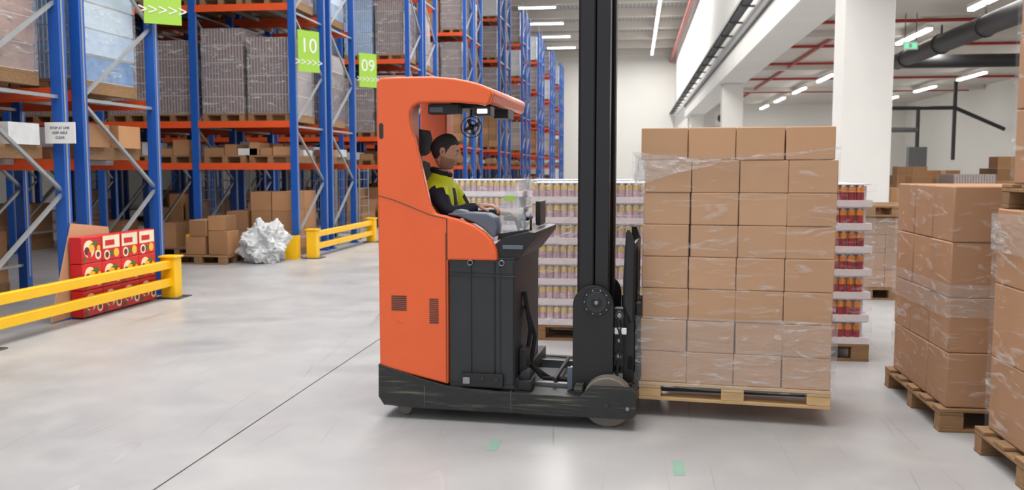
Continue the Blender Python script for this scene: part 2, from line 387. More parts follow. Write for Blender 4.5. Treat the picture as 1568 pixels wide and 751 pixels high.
def can_pallet(name,loc,L,W,seed,layers=7,cols=('canr','cano'),rz=0,fm='film'):
    E=empty(name,loc,rz); b=MB([]); pallet(b,0,0,0,L,W,.144,'wood2'); b.obj('wooden_pallet',E)
    b=MB([]); p=.066
    nx=int((L-.02)/p); ny=int((W-.02)/p)
    for l in range(layers):
        z=.146+l*.19; jx=R.uniform(-.006,.006)
        b.box(.005+jx,L-.005+jx,.005,W-.005,z,z+.055,'tray')
        b.box(.05,L-.05,.05,W-.05,z+.055,z+.17,'tray')
        for ix in range(nx):
            for iy in range(ny):
                if ix in(0,nx-1) or iy in (0,ny-1):
                    x=.01+p*(ix+.5)+jx; y=.01+p*(iy+.5)
                    b.cyl((x,y,z+.05),(x,y,z+.12),.031,cols[0],10); b.cyl((x,y,z+.12),(x,y,z+.165),.031,cols[1],10); b.cyl((x,y,z+.165),(x,y,z+.178),.031,'steel',10,.026)
        b.box(.02+jx,L-.02+jx,.02,W-.02,z+.178,z+.187,'tray')
    b.obj('cans_and_trays',E)
    b=MB([]); wrap(b,0,L,0,W,.15,.15+layers*.19,fm); b.obj('shrink_film',E)
    return E
c1=can_pallet('beverage_can_pallet',(1.14,7.63,0),.8,1.2,1)
c2=can_pallet('beverage_can_pallet',(-.95,8.2,0),1.2,.8,2,cols=('canp','cany'),fm='film2')
copy_group(c1,'beverage_can_pallet',(.29,7.9,0),0)
copy_group(c2,'beverage_can_pallet',(-2.45,10.0,0),0)
copy_group(c2,'beverage_can_pallet',(-1.2,10.1,0),0)
def goods(b,x,y,z,w,d,h,kind,pal=True):
    if pal:
        b.box(x,x+w,y,y+d,z+.11,z+.14,'wood2')
        for q in (x,x+w/2-.05,x+w-.1): b.box(q,q+.1,y,y+d,z,z+.109,'wood2')
        z+=.141; h-=.141
    if kind=='cart':
        nl=max(1,int(h/.27)); lh=h/nl
        for l in range(nl):
            for i in range(2):
                for j in range(2):
                    if l==nl-1 and R.random()<.25: continue
                    b.box(x+i*w/2+.004+R.uniform(0,.01),x+(i+1)*w/2-.006,y+j*d/2+.004,y+(j+1)*d/2-.006-R.uniform(0,.01),z+l*lh,z+(l+1)*lh-.004,'carton3')
    elif kind=='loose':
        xx=x
        while xx<x+w-.15:
            ww=R.uniform(.18,.38); hh=R.uniform(.15,h)
            for yy in (y+.02,y+d*.55): b.box(xx,xx+ww,yy,yy+d*.38,z,z+hh*R.uniform(.6,1),R.choice(['carton3','carton3','carton2','whitew']))
            xx+=ww+.02
    else:
        nl=max(1,int(h/.27)); lh=h/nl
        for l in range(nl):
            j=R.uniform(-.015,.015)
            b.box(x+.02+j,x+w-.02+j,y+.02,y+d-.02,z+l*lh+.012,z+(l+1)*lh-.008,kind)
            b.box(x+.03,x+w-.03,y+.03,y+d-.03,z+l*lh-.008,z+l*lh+.012,'sheet')
        wrap(b,x+.01,x+w-.01,y+.01,y+d-.01,z,z+h,'film2',n=3)
b=MB([])
for i in range(7): goods(b,5.2+i*1.25,24+R.uniform(-1,1),0,1,1.2,R.uniform(1.3,1.9),R.choice(['whitew','cart','pinkw','whitew']))
for i in range(6): goods(b,6+i*1.5,33+R.uniform(-1,1),0,1,1.2,R.uniform(1.3,2.0),R.choice(['whitew','cart','bottles']))
b.obj('stored_pallet_goods')
# ------------------------------------------------------------------ pallet racks
BW=1.85
LV=[1.7,2.45,4.5,6.4,8.2]
def rack(name,y0,nb,force={}):
    E=empty(name,(-6,y0,0)); up=MB([]);bm=MB([]);gd=MB([])
    for ri,(ya,yb) in enumerate(((0,1.5),(1.85,3.35))):
        for i in range(nb+1):
            x=-i*BW
            for y in (ya,yb):
                up.box(x-.06,x+.06,y-.05 if y==ya else y-.05,y+.05,0,10,'blue'); up.box(x-.09,x+.09,y-.08,y+.08,0,.02,'blue')
                up.box(x+.061,x+.064,y-.012,y+.012,.2,9.9,'galv')
            z=.35; f=0
            while z<9.6:
                a,c=(ya,yb) if f%2==0 else (yb,ya)
                up.bar((x,a,z),(x,c,z+1.0),.035,'galv'); 
                if f%2==0: up.bar((x,ya,z),(x,yb,z),.035,'galv')
                z+=1.0; f+=1
        for i in range(nb):
            x1=-i*BW-.06; x0=-(i+1)*BW+.06
            for li,z in enumerate(LV):
                for y in (ya,yb):
                    yy=y-.03 if y==ya else y+.0
                    bm.box(x0,x1,yy,yy+.04,z-.12,z,'rorange')
                for q in (.3,.7): 
                    bm.box(x0+(x1-x0)*q-.03,x0+(x1-x0)*q+.03,ya+.02,yb-.01,z-.06,z-.002,'galv')
            for li,z in enumerate([0]+LV):
                nxt=(LV+[10.3])[li]; hr=nxt-z-.3
                for k in range(2):
                    if R.random()<.08 and li not in (2,): continue
                    kind=force.get((ri,li)) or force.get(li) or R.choice(['cart','water','bottles','water','pinkw','whitew','cart'])
                    if isinstance(kind,(list,tuple)): kind=R.choice(kind)
                    if li==1: kind='loose'
                    if kind=='none': continue
                    h=min(hr,R.uniform(1.45,1.7)) if li else min(hr,R.uniform(.5,1.2))
                    xx=x0+.02+k*((x1-x0)/2); 
                    goods(gd,xx,ya+.12,z+.001,(x1-x0)/2-.07,1.22,h,kind)
    up.obj('uprights',E); bm.obj('beams',E); gd.obj('stored_goods',E)
    return E
rack('pallet_rack',7.25,6,{(0,0):'none',(1,0):['cart','none'],(0,2):['pinkw','bottles'],(1,2):'water'})
rack('pallet_rack',15.3,7,{(0,0):['cart','none'],(1,0):'none',2:'bottles',3:['pinkw','water','whitew']})
r3=rack('pallet_rack',23.4,6,{0:['cart','none'],2:['water','bottles','pinkw']})
r4=rack('pallet_rack',31.5,6,{0:['cart','none']})
for i,y in enumerate((39.6,47.7,55.8,63.9,72)): copy_group(r3 if i%2 else r4,'pallet_rack',(-6,y,0),0)
def barrier(y0,y1,posts):
    b=MB([])
    for z in (.2,.42): b.box(-.04,.04,y0,y1,z-.05,z+.05,'yellow')
    for y in posts:
        b.box(-.10,.08,y-.09,y+.09,0,.50,'yellow'); b.box(-.12,.10,y-.11,y+.11,.5,.525,'yellow'); b.box(-.17,.17,y-.17,y+.17,0,.012,'dark')
    b.obj('yellow_safety_barrier',loc=(-5.68,0,0),bevel=.01)
barrier(5.2,10.35,[10.35,7.0,5.2]); barrier(15.3,18.9,[15.3,18.9])
barrier(23.4,26.7,[23.4,26.7]); barrier(31.5,34.8,[31.5,34.8])
b=MB([])
for x,y in ((-6,15.15),(-7.85,15.15),(-6,10.72)): b.prism([(x-.11,y-.12),(x+.11,y-.12),(x+.11,y-.07),(x+.09,y-.07),(x-.09,y-.07),(x-.11,y-.07)],0,.42,'yellow','z'); b.box(x-.11,x-.085,y-.07,y+.06,0,.42,'yellow'); b.box(x+.085,x+.11,y-.07,y+.06,0,.42,'yellow')
b.obj('rack_post_protectors')
def text(body,size,parent,loc,rot,k,name='lettering'):
    c=bpy.data.curves.new(name,'FONT'); c.body=body; c.size=size; c.extrude=.002; c.align_x='CENTER'; c.materials.append(M[k])
    o=bpy.data.objects.new(name,c); sc.collection.objects.link(o); o.parent=parent; o.location=loc; o.rotation_euler=rot; return o
def sign(txt,loc,rz,w=.5,h=.72):
    E=empty('aisle_number_sign',loc,rz); b=MB([]); b.box(-w/2,w/2,0,.015,0,h,'green'); b.box(-.02,.02,.015,.06,.1,h-.1,'galv'); b.obj('plate',E)
    text(txt,.36,E,(0,-.003,.34),(D(90),0,0),'white'); text('>>>>>',.2,E,(0,-.003,.10),(D(90),0,0),'white','chevrons')
sign('10',(-5.8,10.55,3.38),D(38),.44); sign('10',(-5.72,15.35,3.3),D(56),.45); sign('09',(-5.72,18.9,3.35),D(52),.45)
sign('08',(-5.72,26.8,3.35),D(50))
E=empty('information_sign',(-5.92,8.62,1.86)); b=MB([]); b.box(-.17,.17,0,.01,0,.22,'white'); b.obj('panel',E)
for i,s in enumerate(('STOP AT LINE','KEEP AISLE','CLEAR')): text(s,.035,E,(0,-.002,.15-.05*i),(D(90),0,0),'greyp')
M['pred']=mat('printed_red',(204,22,30),.4,0,.06,4); M['pcream']=mat('printed_cream',(240,226,196),.45); M['pleaf']=mat('printed_leaf_green',(52,110,44),.5); M['pyel']=mat('printed_yellow',(240,190,60),.45); M['pdark']=mat('printed_dark_red',(110,10,22),.4)
b=MB([]); g1=MB([])
for i in range(4):
    y0=8.66+i*.365; y1=y0+.357
    for l in range(3):
        z0=.022+l*.285; z1=z0+.279
        b.box(-5.90,-5.76,y0,y1,z0,z1,'pred'); ym=(y0+y1)/2; X=-5.758
        up_=(l==2)
        if up_ and i: g1.box(-5.760,X,y0+.02,y1-.02,z0+.13,z1-.01,'pcream'); g1.box(X,X+.001,y0+.06,y1-.12,z0+.16,z0+.22,'pred')
        def disc(cy,cz,r,k,dx): g1.cyl((X+dx-.002,cy,cz),(X+dx,cy,cz),r,k,16)
        if not up_ or i==0:
            disc(ym-.05,z0+.15,.095,'pcream',.001); disc(ym-.09,z0+.13,.045,'pdark',.002); disc(ym-.01,z0+.16,.05,'pyel',.002); disc(ym-.05,z0+.09,.035,'pred',.003)
            g1.prism([(ym-.02,z0+.20),(ym+.08,z0+.235),(ym+.12,z0+.19),(ym+.05,z0+.18)],X,X+.003,'pleaf','x'); disc(ym+.11,z0+.08,.055,'pcream',.001); disc(ym+.11,z0+.08,.03,'pdark',.002)
            disc(ym+.12,z0+.15,.03,'pyel',.002); disc(ym-.13,z0+.04,.025,'pleaf',.002)
        else: disc(ym+.09,z0+.07,.05,'pyel',.001); disc(ym-.09,z0+.06,.055,'pcream',.001); disc(ym-.09,z0+.06,.035,'pdark',.002); disc(ym,z0+.07,.03,'pleaf',.001)
E=empty('printed_fruit_cartons'); b.obj('cartons',E,bevel=.005); g1.obj('printing',E)
b=MB([]); b.prism([(8.35,0.022),(8.74,1.02),(9.42,.94),(9.5,.022)],-5.93,-5.922,'carton','x'); b.obj('leaning_cardboard_sheet')
b=MB([])
for (x,y,w,h,z) in ((-7.5,14.35,.35,.3,.145),(-7.1,14.35,.34,.4,.145),(-7.45,14.4,.32,.28,.45),(-7.12,14.4,.3,.25,.55)): b.box(x,x+w,y,y+.45,z,z+h,'carton3',rz=R.uniform(-.1,.1))
pallet(b,-7.72,14.2,0,1.0,.8,.144,'wood2'); b.obj('loose_cartons_on_pallet',bevel=.006,loc=(0,-.2,0))
bm=bmesh.new(); bmesh.ops.create_icosphere(bm,subdivisions=5,radius=1)
for v in bm.verts:
    d=v.co.normalized(); n=noise.fractal(d*2.0,1,2,4)*.30+abs(noise.noise(d*5))*.22
    r=.84+n; v.co=Vector((d.x*r*.42,d.y*r*.42,max(0,(d.z*r+.75)*.42)))
me=bpy.data.meshes.new('plastic'); bm.to_mesh(me); bm.free(); me.materials.append(M['whitew']); me.shade_smooth(); me.set_sharp_from_angle(angle=D(28))
o=bpy.data.objects.new('crumpled_plastic_wrap_heap',me); sc.collection.objects.link(o); o.location=(-6.25,14.5,0)
def cage(loc,rz=0):
    b=MB([]); 
    for x in (0,.8):
        for y in (0,.7): b.cyl((x,y,.1),(x,y,1.6),.014,'galv',6); b.cyl((x,y-.02,.06),(x,y+.02,.06),.06,'rubber',10)
    for z in [.15+.2*i for i in range(8)]:
        b.bar((0,0,z),(.8,0,z),.008,'galv'); b.bar((0,.7,z),(.8,.7,z),.008,'galv'); b.bar((0,0,z),(0,.7,z),.008,'galv'); b.bar((.8,0,z),(.8,.7,z),.008,'galv')
    for i in range(1,8): b.bar((.1*i,0,.15),(.1*i,0,1.6),.007,'galv'); b.bar((.1*i,.7,.15),(.1*i,.7,1.6),.007,'galv'); b.bar((0,.0875*i,.15),(0,.0875*i,1.6),.007,'galv')
    b.box(0,.8,0,.7,.13,.15,'galv'); b.obj('wire_roll_cage',loc=loc,rz=rz)
cage((-7.0,17.4,0)); cage((-8.9,17.4,0)); cage((-6.95,19.5,0)); cage((-7.5,7.6,0))
M['tapeg']=mat('worn_tape',(134,168,152),.6)
b=MB([])
b.box(-.82,-.76,4.9,5.1,.0005,.0015,'tapeg'); b.box(.22,.28,4.62,4.86,.0005,.0015,'tapeg')
b.obj('floor_tape_marks')
# ------------------------------------------------------------------ reach truck
T=empty('reach_truck',(-1.609,5.482,0),D(-3.5))
def arc(cx,cz,r,a0,a1,n=10): return [(cx+r*math.cos(D(a0+(a1-a0)*i/n)),cz+r*math.sin(D(a0+(a1-a0)*i/n))) for i in range(n+1)]
prof=[(0,.33),(.455,.235),(.455,1.03),(.775,1.03),(.765,1.10),(.735,1.16),(.69,1.205),(.62,1.25),(.53,1.285),(.445,1.305),(.375,1.32),(.345,1.37),(.322,1.47),(.30,1.57),(.272,1.68),(.25,1.777),(.226,1.84),(.215,1.90),(.217,1.95),(.235,1.985),(.27,2.005),(.36,2.008),(.53,2.005),(.64,1.995),(.70,1.985),(.725,2.0),(.745,2.06),(.735,2.085),(.67,2.115),(.60,2.135),(.50,2.155),(.36,2.168),(.14,2.17),(.03,2.165),(.008,2.15),(0,2.12)]
b=MB([]); b.prism(prof,0,.055,'orange'); b.obj('side_shell',T,bevel=.014,segs=3)
b=MB([])
b.prism([(0,2.12),(.008,2.15),(.03,2.165),(.14,2.17),(.36,2.168),(.5,2.155),(.67,2.115),(.735,2.085),(.745,2.06),(.725,2.0),(.70,1.995),(.70,2.05),(.6,2.08),(.36,2.11),(.05,2.11)],.056,1.12,'orange')
b.box(0,.2,.056,.26,1.3,2.11,'orange'); b.box(0,.2,.92,1.12,.9,2.11,'orange')
b.box(0,.06,.056,1.12,.9,1.32,'orange')
b.obj('overhead_guard',T,bevel=.012)
b=MB([]); b.box(0.0,.45,.056,1.13,.28,.9,'orange'); b.box(.04,.8,.9,1.12,.28,.42,'dark'); b.obj('motor_cover',T,bevel=.02)
b=MB([])
b.tube([(.002,-.001,1.43),(.1,-.001,1.405),(.22,-.001,1.36),(.345,-.001,1.31),(.45,-.001,1.29)],.0025,'dark',6)
b.tube([(.452,-.001,1.29),(.452,-.001,1.03)],.003,'dark',6)
b.tube([(.445,-.001,1.2),(.444,-.001,.25)],.002,'dark',6)
for i in range(8): 
    z=.70+i*.0125; b.box(.085,.185,-.002,.004,z,z+.007,'dark')
for i in range(13):
    z=.625+i*.0125; b.box(.335,.395,-.002,.004,z,z+.007,'dark')
b.box(-.004,.002,.1,.9,.5,1.1,'dark')
b.prism(arc(.03,1.87,.014,0,180,8)+arc(.03,1.80,.014,180,360,8),-.002,.01,'dark')
b.obj('vents_and_seams',T)
b=MB([]); b.prism([(.08,2.108),(.36,2.108),(.6,2.078),(.69,2.05),(.66,2.02),(.3,2.06),(.1,2.06)],.06,1.1,'dark')
b.box(.30,.50,.12,.22,1.945,2.005,'black'); b.box(.31,.40,.115,.122,1.955,1.99,'greyp'); b.box(.60,.71,.10,.22,1.93,1.99,'black'); b.box(.625,.69,.094,.101,1.943,1.970,'lamp')
b.box(.62,.72,.6,.8,1.94,2.0,'black')
b.box(.40,.62,.3,.9,1.99,2.06,'black')
b.obj('guard_lamps',T,bevel=.005)
b=MB([])
for r in (.07,.045): b.ring(lambda a,r=r:(.50+math.cos(a)*r,.45,1.875+math.sin(a)*r),.003,'black',24,6)
for i in range(4):
    a=i*math.pi/2+.4; b.bar((.50,.46,1.875),(.50+.055*math.cos(a),.46,1.875+.055*math.sin(a)),.02,'black')
b.ell((.50,.46,1.875),(.02,.03,.02),'black'); b.bar((.50,.46,1.94),(.50,.46,2.0),.015,'black')
b.obj('cab_fan',T)
b=MB([])
b.prism([(.06,1.70),(.075,1.85),(.11,1.87),(.17,1.86),(.185,1.80),(.17,1.71),(.13,1.685)],.38,.62,'seat')
b.box(.10,.13,.43,.45,1.6,1.72,'steel'); b.box(.10,.13,.55,.57,1.6,1.72,'steel')
b.prism([(.065,1.64),(.09,1.66),(.14,1.64),(.18,1.5),(.21,1.3),(.25,1.1),(.25,.97),(.15,.95),(.12,1.2),(.08,1.45)],.30,.70,'seat')
b.prism([(.14,.90),(.50,.90),(.54,.94),(.52,.985),(.40,.97),(.25,.96),(.16,.98)],.30,.70,'seat')
b.obj('driver_seat',T,bevel=.02,segs=3)
b=MB([])
b.prism([(.44,1.312),(.53,1.295),(.62,1.26),(.69,1.215),(.735,1.17),(.755,1.18),(.765,1.24),(.75,1.295),(.70,1.32),(.60,1.325),(.48,1.325)],.04,.19,'greyp')
b.prism([(.47,1.325),(.50,1.345),(.55,1.335),(.57,1.32),(.5,1.30)],.05,.17,'greyp')
b.obj('armrest',T,bevel=.012,segs=3)
b=MB([])
b.prism([(.74,1.04),(.90,1.04),(1.0,1.17),(1.005,1.205),(.96,1.21),(.80,1.17),(.74,1.12)],.04,.92,'black')
b.box(.80,.93,.03,.05,1.10,1.125,'greyp')
for i in range(3): b.cyl((.86+.04*i,.25,1.19),(.86+.04*i,.25,1.26+.01*i),.008,'black',8); b.ell((.86+.04*i,.25,1.27+.01*i),(.014,.014,.016),'greyp',10,6)
b.box(.92,.95,.55,.78,1.22,1.38,'black'); b.box(.915,.921,.57,.76,1.24,1.36,'greyp')
b.obj('control_console',T,bevel=.008)
b=MB([]); b.cyl((.80,.62,1.19),(.78,.62,1.25),.02,'black'); 
b.ring(lambda a:(.775+.08*math.cos(a),.62+.09*math.sin(a),1.26),.009,'black')
b.bar((.70,.62,1.258),(.85,.62,1.258),.02,'black',.01); b.obj('steering_wheel',T)
gm=bpy.data.materials.new('acrylic'); gm.use_nodes=True; nt=gm.node_tree; pb=nt.nodes['Principled BSDF']; pb.inputs['Base Color'].default_value=col(200,210,212); pb.inputs['Roughness'].default_value=.08
tr=nt.nodes.new('ShaderNodeBsdfTransparent'); ms=nt.nodes.new('ShaderNodeMixShader'); lw=nt.nodes.new('ShaderNodeTexNoise'); mr=nt.nodes.new('ShaderNodeMapRange'); mr.inputs['To Min'].default_value=.12; mr.inputs['To Max'].default_value=.4; nt.links.new(lw.outputs[0],mr.inputs[0]); nt.links.new(mr.outputs[0],ms.inputs[0]); nt.links.new(tr.outputs[0],ms.inputs[1]); nt.links.new(pb.outputs[0],ms.inputs[2]); nt.links.new(ms.outputs[0],nt.nodes['Material Output'].inputs['Surface'])
M['acrylic']=gm
b=MB([]); b.prism([(.75,1.19),(.78,1.40),(.81,1.47),(.84,1.48),(.88,1.44),(.92,1.30),(.955,1.21)],.12,.126,'acrylic'); b.box(.80,.86,.116,.12,1.40,1.43,'green'); b.prism([(.75,1.15),(.76,1.19),(.95,1.22),(.96,1.19)],.11,.135,'black'); b.obj('acrylic_screen',T)
b=MB([])
b.box(.46,.80,.02,.32,.22,1.03,'dark'); b.box(.78,.88,.02,.90,.22,1.03,'dark'); b.box(.46,.88,.02,.32,1.03,1.045,'black')
b.box(.46,.885,.012,.02,.93,.935,'black')
for x in (.60,.75,.87): b.box(x,x+.006,.014,.022,.24,1.02,'black')
for z in (.95,.25): b.box(.47,.87,.016,.022,z,z+.006,'black')
b.obj('battery_compartment',T,bevel=.012)
b=MB([])
for x in (.60,.80): b.ring(lambda a,x=x:(x+.016*math.cos(a),.005,1.015+.016*math.sin(a)),.004,'steel',16,6)
b.box(.54,.81,-.012,.02,.235,.315,'black'); b.box(.555,.60,-.02,-.01,.25,.29,'steel')
for x in (.58,.68,.77): b.cyl((x,-.018,.285),(x,-.012,.285),.012,'dark',10)
b.obj('battery_latch',T,bevel=.002)
b=MB([])
chp=[(-.004,.35),(-.006,.14),(.03,.085),(.30,.075),(1.60,.075),(1.635,.10),(1.635,.24),(1.60,.262),(1.36,.262),(1.29,.20),(.88,.205),(.46,.225),(.30,.262)]
b.prism(chp,-.012,.05,'chassis')
b.box(0,.9,.05,1.13,.08,.28,'chassis'); b.prism([(.88,.08),(1.30,.08),(1.30,.19),(.88,.2)],.05,.22,'chassis')
b.box(1.25,1.30,.05,.22,.08,.25,'chassis'); b.box(1.6,1.635,.05,.22,.10,.25,'chassis'); b.box(1.3,1.62,.19,.22,.08,.25,'chassis')
b.prism(chp,1.13,1.18,'chassis'); b.prism([(.88,.08),(1.30,.08),(1.30,.19),(.88,.2)],.98,1.13,'chassis'); b.box(1.3,1.62,.97,1.0,.08,.25,'chassis')
for x in (.30,.86): b.box(x,x+.004,-.015,-.01,.085,.22,'greyp')
b.cyl((1.455,-.02,.15),(1.455,-.01,.15),.018,'dark',12); b.cyl((1.585,-.02,.14),(1.585,-.01,.14),.012,'steel',10)
b.obj('chassis_and_support_legs',T,bevel=.008)
b=MB([])
for w0 in (.055,1.005): 
    b.cyl((1.455,w0,.155),(1.455,w0+.12,.155),.155,'wheelg',32); b.cyl((1.455,w0-.003,.155),(1.455,w0+.125,.155),.07,'black',20)
for w0 in (.08,1.0): b.cyl((.14,w0,.05),(.14,w0+.06,.05),.05,'wheelg',20); b.box(.10,.18,w0-.01,w0+.07,.06,.1,'dark')
b.cyl((.35,.5,.13),(.35,.62,.13),.13,'rubber',24)
b.obj('wheels',T,bevel=.006)
b=MB([])
b.box(.88,1.62,.24,.96,.13,.15,'deck'); 
for w in (.24,.92): b.box(.9,1.6,w,w+.04,.15,.22,'steel')
b.box(.90,1.2,.40,.80,.15,.19,'dark')
for i in range(5): b.cyl((1.0+i*.06,.28,.20),(1.0+i*.06,.30,.20),.01,'steel',8)
b.tube([(.89,.30,.8),(.93,.30,.55),(.90,.33,.35),(1.0,.36,.22),(1.25,.4,.2)],.013,'rubber')
b.tube([(.89,.35,.7),(.95,.36,.5),(.92,.36,.3),(1.05,.40,.21),(1.25,.45,.2)],.013,'rubber')
b.box(.885,.93,.14,.30,.22,.45,'black'); b.box(.885,.98,.05,.2,.205,.27,'black'); b.cyl((.93,.1,.29),(.93,.2,.29),.035,'dark'); b.cyl((1.10,.24,.24),(1.10,.9,.24),.014,'dark')
b.box(1.2,1.23,.24,.27,.13,.33,'white')
b.obj('reach_carriage_deck',T,bevel=.003)
b=MB([])
for w0,s in ((.22,1),(.66,-1)):
    b.box(1.245,1.35,w0,w0+.02,.19,4.2,'black') if s>0 else b.box(1.245,1.35,w0+.10,w0+.12,.19,4.2,'black')
    b.box(1.245,1.265,w0,w0+.12,.19,4.2,'black'); b.box(1.335,1.35,w0,w0+.12,.19,4.2,'black')
    b.box(1.355,1.44,w0+.006,w0+.026,.3,4.1,'black') if s>0 else b.box(1.355,1.44,w0+.094,w0+.114,.3,4.1,'black')
    b.box(1.355,1.37,w0+.01,w0+.11,.3,4.1,'black'); b.box(1.425,1.44,w0+.01,w0+.11,.3,4.1,'black')
for z in (.3,3.9): b.box(1.26,1.34,.34,.66,z,z+.12,'black')
b.box(1.36,1.43,.33,.67,4.0,4.1,'black')
for w in (.40,.60): b.cyl((1.30,w,.3),(1.30,w,3.0),.03,'black',14); b.cyl((1.30,w,3.0),(1.30,w,3.9),.02,'steel',14)
b.obj('mast',T,bevel=.004)
b=MB([])
br=[(1.225,.185),(1.48,.185),(1.48,.74)]+arc(1.352,.74,.128,0,180,18)[1:]
b.prism(br,.165,.20,'black'); b.prism([(x,z) for x,z in br],.80,.83,'black')
b.cyl((1.375,.155,.765),(1.375,.168,.765),.088,'black',32)
b.cyl((1.375,.145,.765),(1.375,.156,.765),.066,'dark',32); b.cyl((1.375,.138,.765),(1.375,.146,.765),.03,'black',20); b.cyl((1.375,.132,.765),(1.375,.14,.765),.013,'steel',12)
for i in range(10):
    a=2*math.pi*i/10; b.cyl((1.375+.076*math.cos(a),.150,.765+.076*math.sin(a)),(1.375+.076*math.cos(a),.156,.765+.076*math.sin(a)),.006,'steel',8)
b.box(1.19,1.225,.17,.2,.2,.34,'greyp')
b.obj('mast_bracket',T,bevel=.006)
b=MB([])
for w in (.27,.86):
    b.prism([(1.535,.18),(1.60,.18),(1.605,1.12),(1.575,1.20),(1.545,1.20),(1.53,.9)],w,w+.03,'black')
b.prism([(1.545,.75),(1.595,.62),(1.60,1.14),(1.57,1.22),(1.555,1.22)],.20,.24,'black')
b.box(1.48,1.54,.22,.30,.35,.72,'black'); b.box(1.48,1.54,.84,.9,.35,.72,'black')
for z in (.32,.62): b.box(1.56,1.60,.27,.89,z,z+.09,'black')
b.box(1.58,1.6,.27,.89,1.08,1.12,'black')
for i in range(5): b.box(1.58,1.6,.37+i*.1,.385+i*.1,.7,1.1,'black')
for z,r in ((.42,.025),(.52,.02),(.68,.03),(.60,.015)): b.cyl((1.515,.19,z),(1.515,.22,z),r,'dark',16); b.cyl((1.515,.185,z),(1.515,.19,z),r*.5,'steel',10)
b.box(1.485,1.56,.195,.215,.56,.60,'white'); b.tube([(1.50,.2,.7),(1.53,.19,.5),(1.5,.2,.3),(1.54,.2,.22)],.010,'rubber')
for w in (.46,.84): b.box(1.60,1.63,w,w+.10,.15,.72,'black'); b.prism([(1.60,.145),(2.70,.15),(2.70,.165),(1.64,.185),(1.60,.185)],w,w+.10,'black')
b.obj('fork_carriage',T,bevel=.004)
# ------------------------------------------------------------------ driver
Dv=empty('truck_driver',(-1.609,5.482,0),D(-3.5))
def skin_obj(name,verts,edges,rad,roots,parent,sub=2,mt='navy'):
    me=bpy.data.meshes.new(name); me.from_pydata(verts,edges,[]); me.materials.append(M[mt])
    o=bpy.data.objects.new(name,me); sc.collection.objects.link(o); o.parent=parent
    sk=o.modifiers.new('skin','SKIN'); sk.use_smooth_shade=True
    for i,l in enumerate(me.skin_vertices[0].data):
        r=rad[i]; l.radius=(r,r) if not isinstance(r,tuple) else r
        l.use_root=i in roots
    ss=o.modifiers.new('sub','SUBSURF'); ss.levels=sub; ss.render_levels=sub
    return o
V=[(.29,.5,1.00),(.270,.5,1.14),(.255,.5,1.30),(.262,.5,1.43),(.272,.5,1.53),(.285,.5,1.60)]
ra=[.135,.135,.145,.135,.08,.054]; ed=[(0,1),(1,2),(2,3),(3,4),(4,5)]
def chain(start,pts,rs):
    p=start
    for q,r in zip(pts,rs): V.append(q); ra.append(r); ed.append((p,len(V)-1)); p=len(V)-1
chain(3,[(.27,.39,1.47),(.30,.32,1.45),(.35,.27,1.37),(.40,.25,1.30),(.49,.28,1.325),(.575,.33,1.35)],[.09,.076,.062,.054,.047,.034])
chain(3,[(.27,.61,1.47),(.30,.68,1.45),(.36,.73,1.34),(.42,.74,1.255),(.53,.70,1.27),(.64,.66,1.29)],[.09,.076,.062,.054,.047,.034])
chain(0,[(.34,.41,.99),(.52,.405,1.0),(.64,.40,.99),(.655,.40,.82),(.655,.40,.53),(.70,.40,.475),(.77,.40,.465)],[.095,.085,.068,.062,.045,.042,.035])
chain(0,[(.34,.59,.99),(.52,.595,1.0),(.64,.60,.99),(.655,.60,.82),(.655,.60,.53),(.70,.60,.475),(.77,.60,.465)],[.095,.085,.068,.062,.045,.042,.035])
bo=skin_obj('body_tmp',V,ed,ra,{0},Dv)
dg=bpy.context.evaluated_depsgraph_get(); me=bpy.data.meshes.new_from_object(bo.evaluated_get(dg)); me.materials.clear()
for k in ('navy','vest','trouser','reflect','skin','rubber'): me.materials.append(M[k])
for p in me.polygons:
    c=p.center; aw=abs(c.y-.5)
    i=0
    if c.z<1.10 and not(c.x<.38 and c.z>1.02): i=2
    elif (aw<.18 or (aw<.22 and c.z>1.42)) and c.z<1.575 and c.x<.40: i=1
    if c.x<.235 and 1.12<c.z<1.56: i=1
    if i==1 and (1.10<c.z<1.15 or 1.25<c.z<1.29): i=3
    if i==1 and c.x>.36 and aw<.05: i=0
    if aw<.07 and c.z>1.58: i=4
    if c.z<.53: i=5
    p.material_index=i
me.shade_smooth(); bo.modifiers.clear(); nb=bpy.data.objects.new('body',me); sc.collection.objects.link(nb); nb.parent=Dv; bpy.data.objects.remove(bo)
b=MB([])
b.ring(lambda a:(.278+.066*math.cos(a),.5+.068*math.sin(a),1.575-.022*math.cos(a)),.011,'navy'); b.obj('collar',Dv)
# head
HR=Matrix.Translation((.308,.5,1.715))@Matrix.Rotation(D(4),4,'Z')@Matrix.Rotation(D(16),4,'Y')
g=lambda a,s: math.exp(-(a/s)**2)
def headpt(d,hair=0):
    x,y,z=d; X=x*.094;Y=y*.074;Z=z*.118
    if z<0: Y*=1+.18*z
    if z<-.1 and x<.2: X*=1-.5*min(1,(-z-.1))*(1 if x<0 else .6)
    if x>0:
        f=x
        X+=.034*g(y,.16)*g(z+.17,.15)*f; X+=.018*g(y,.13)*g(z-.02,.16)*f
        X+=.006*g(z-.27,.10)*f; X-=.010*(g(abs(y)-.40,.17)*g(z-.08,.13))*f
        X+=.012*g(y,.22)*g(z+.50,.045)*f; X+=.010*g(y,.22)*g(z+.61,.04)*f; X-=.004*g(z+.555,.02)*g(y,.25)*f
        X+=.026*g(y,.4)*g(z+.84,.18); X-=.006*g(z-.75,.3)*f
    else: X-=.010*g(z-.25,.5)*(-x)
    v=Vector((X,Y,Z)); 
    if hair: v*=1+hair
    return v
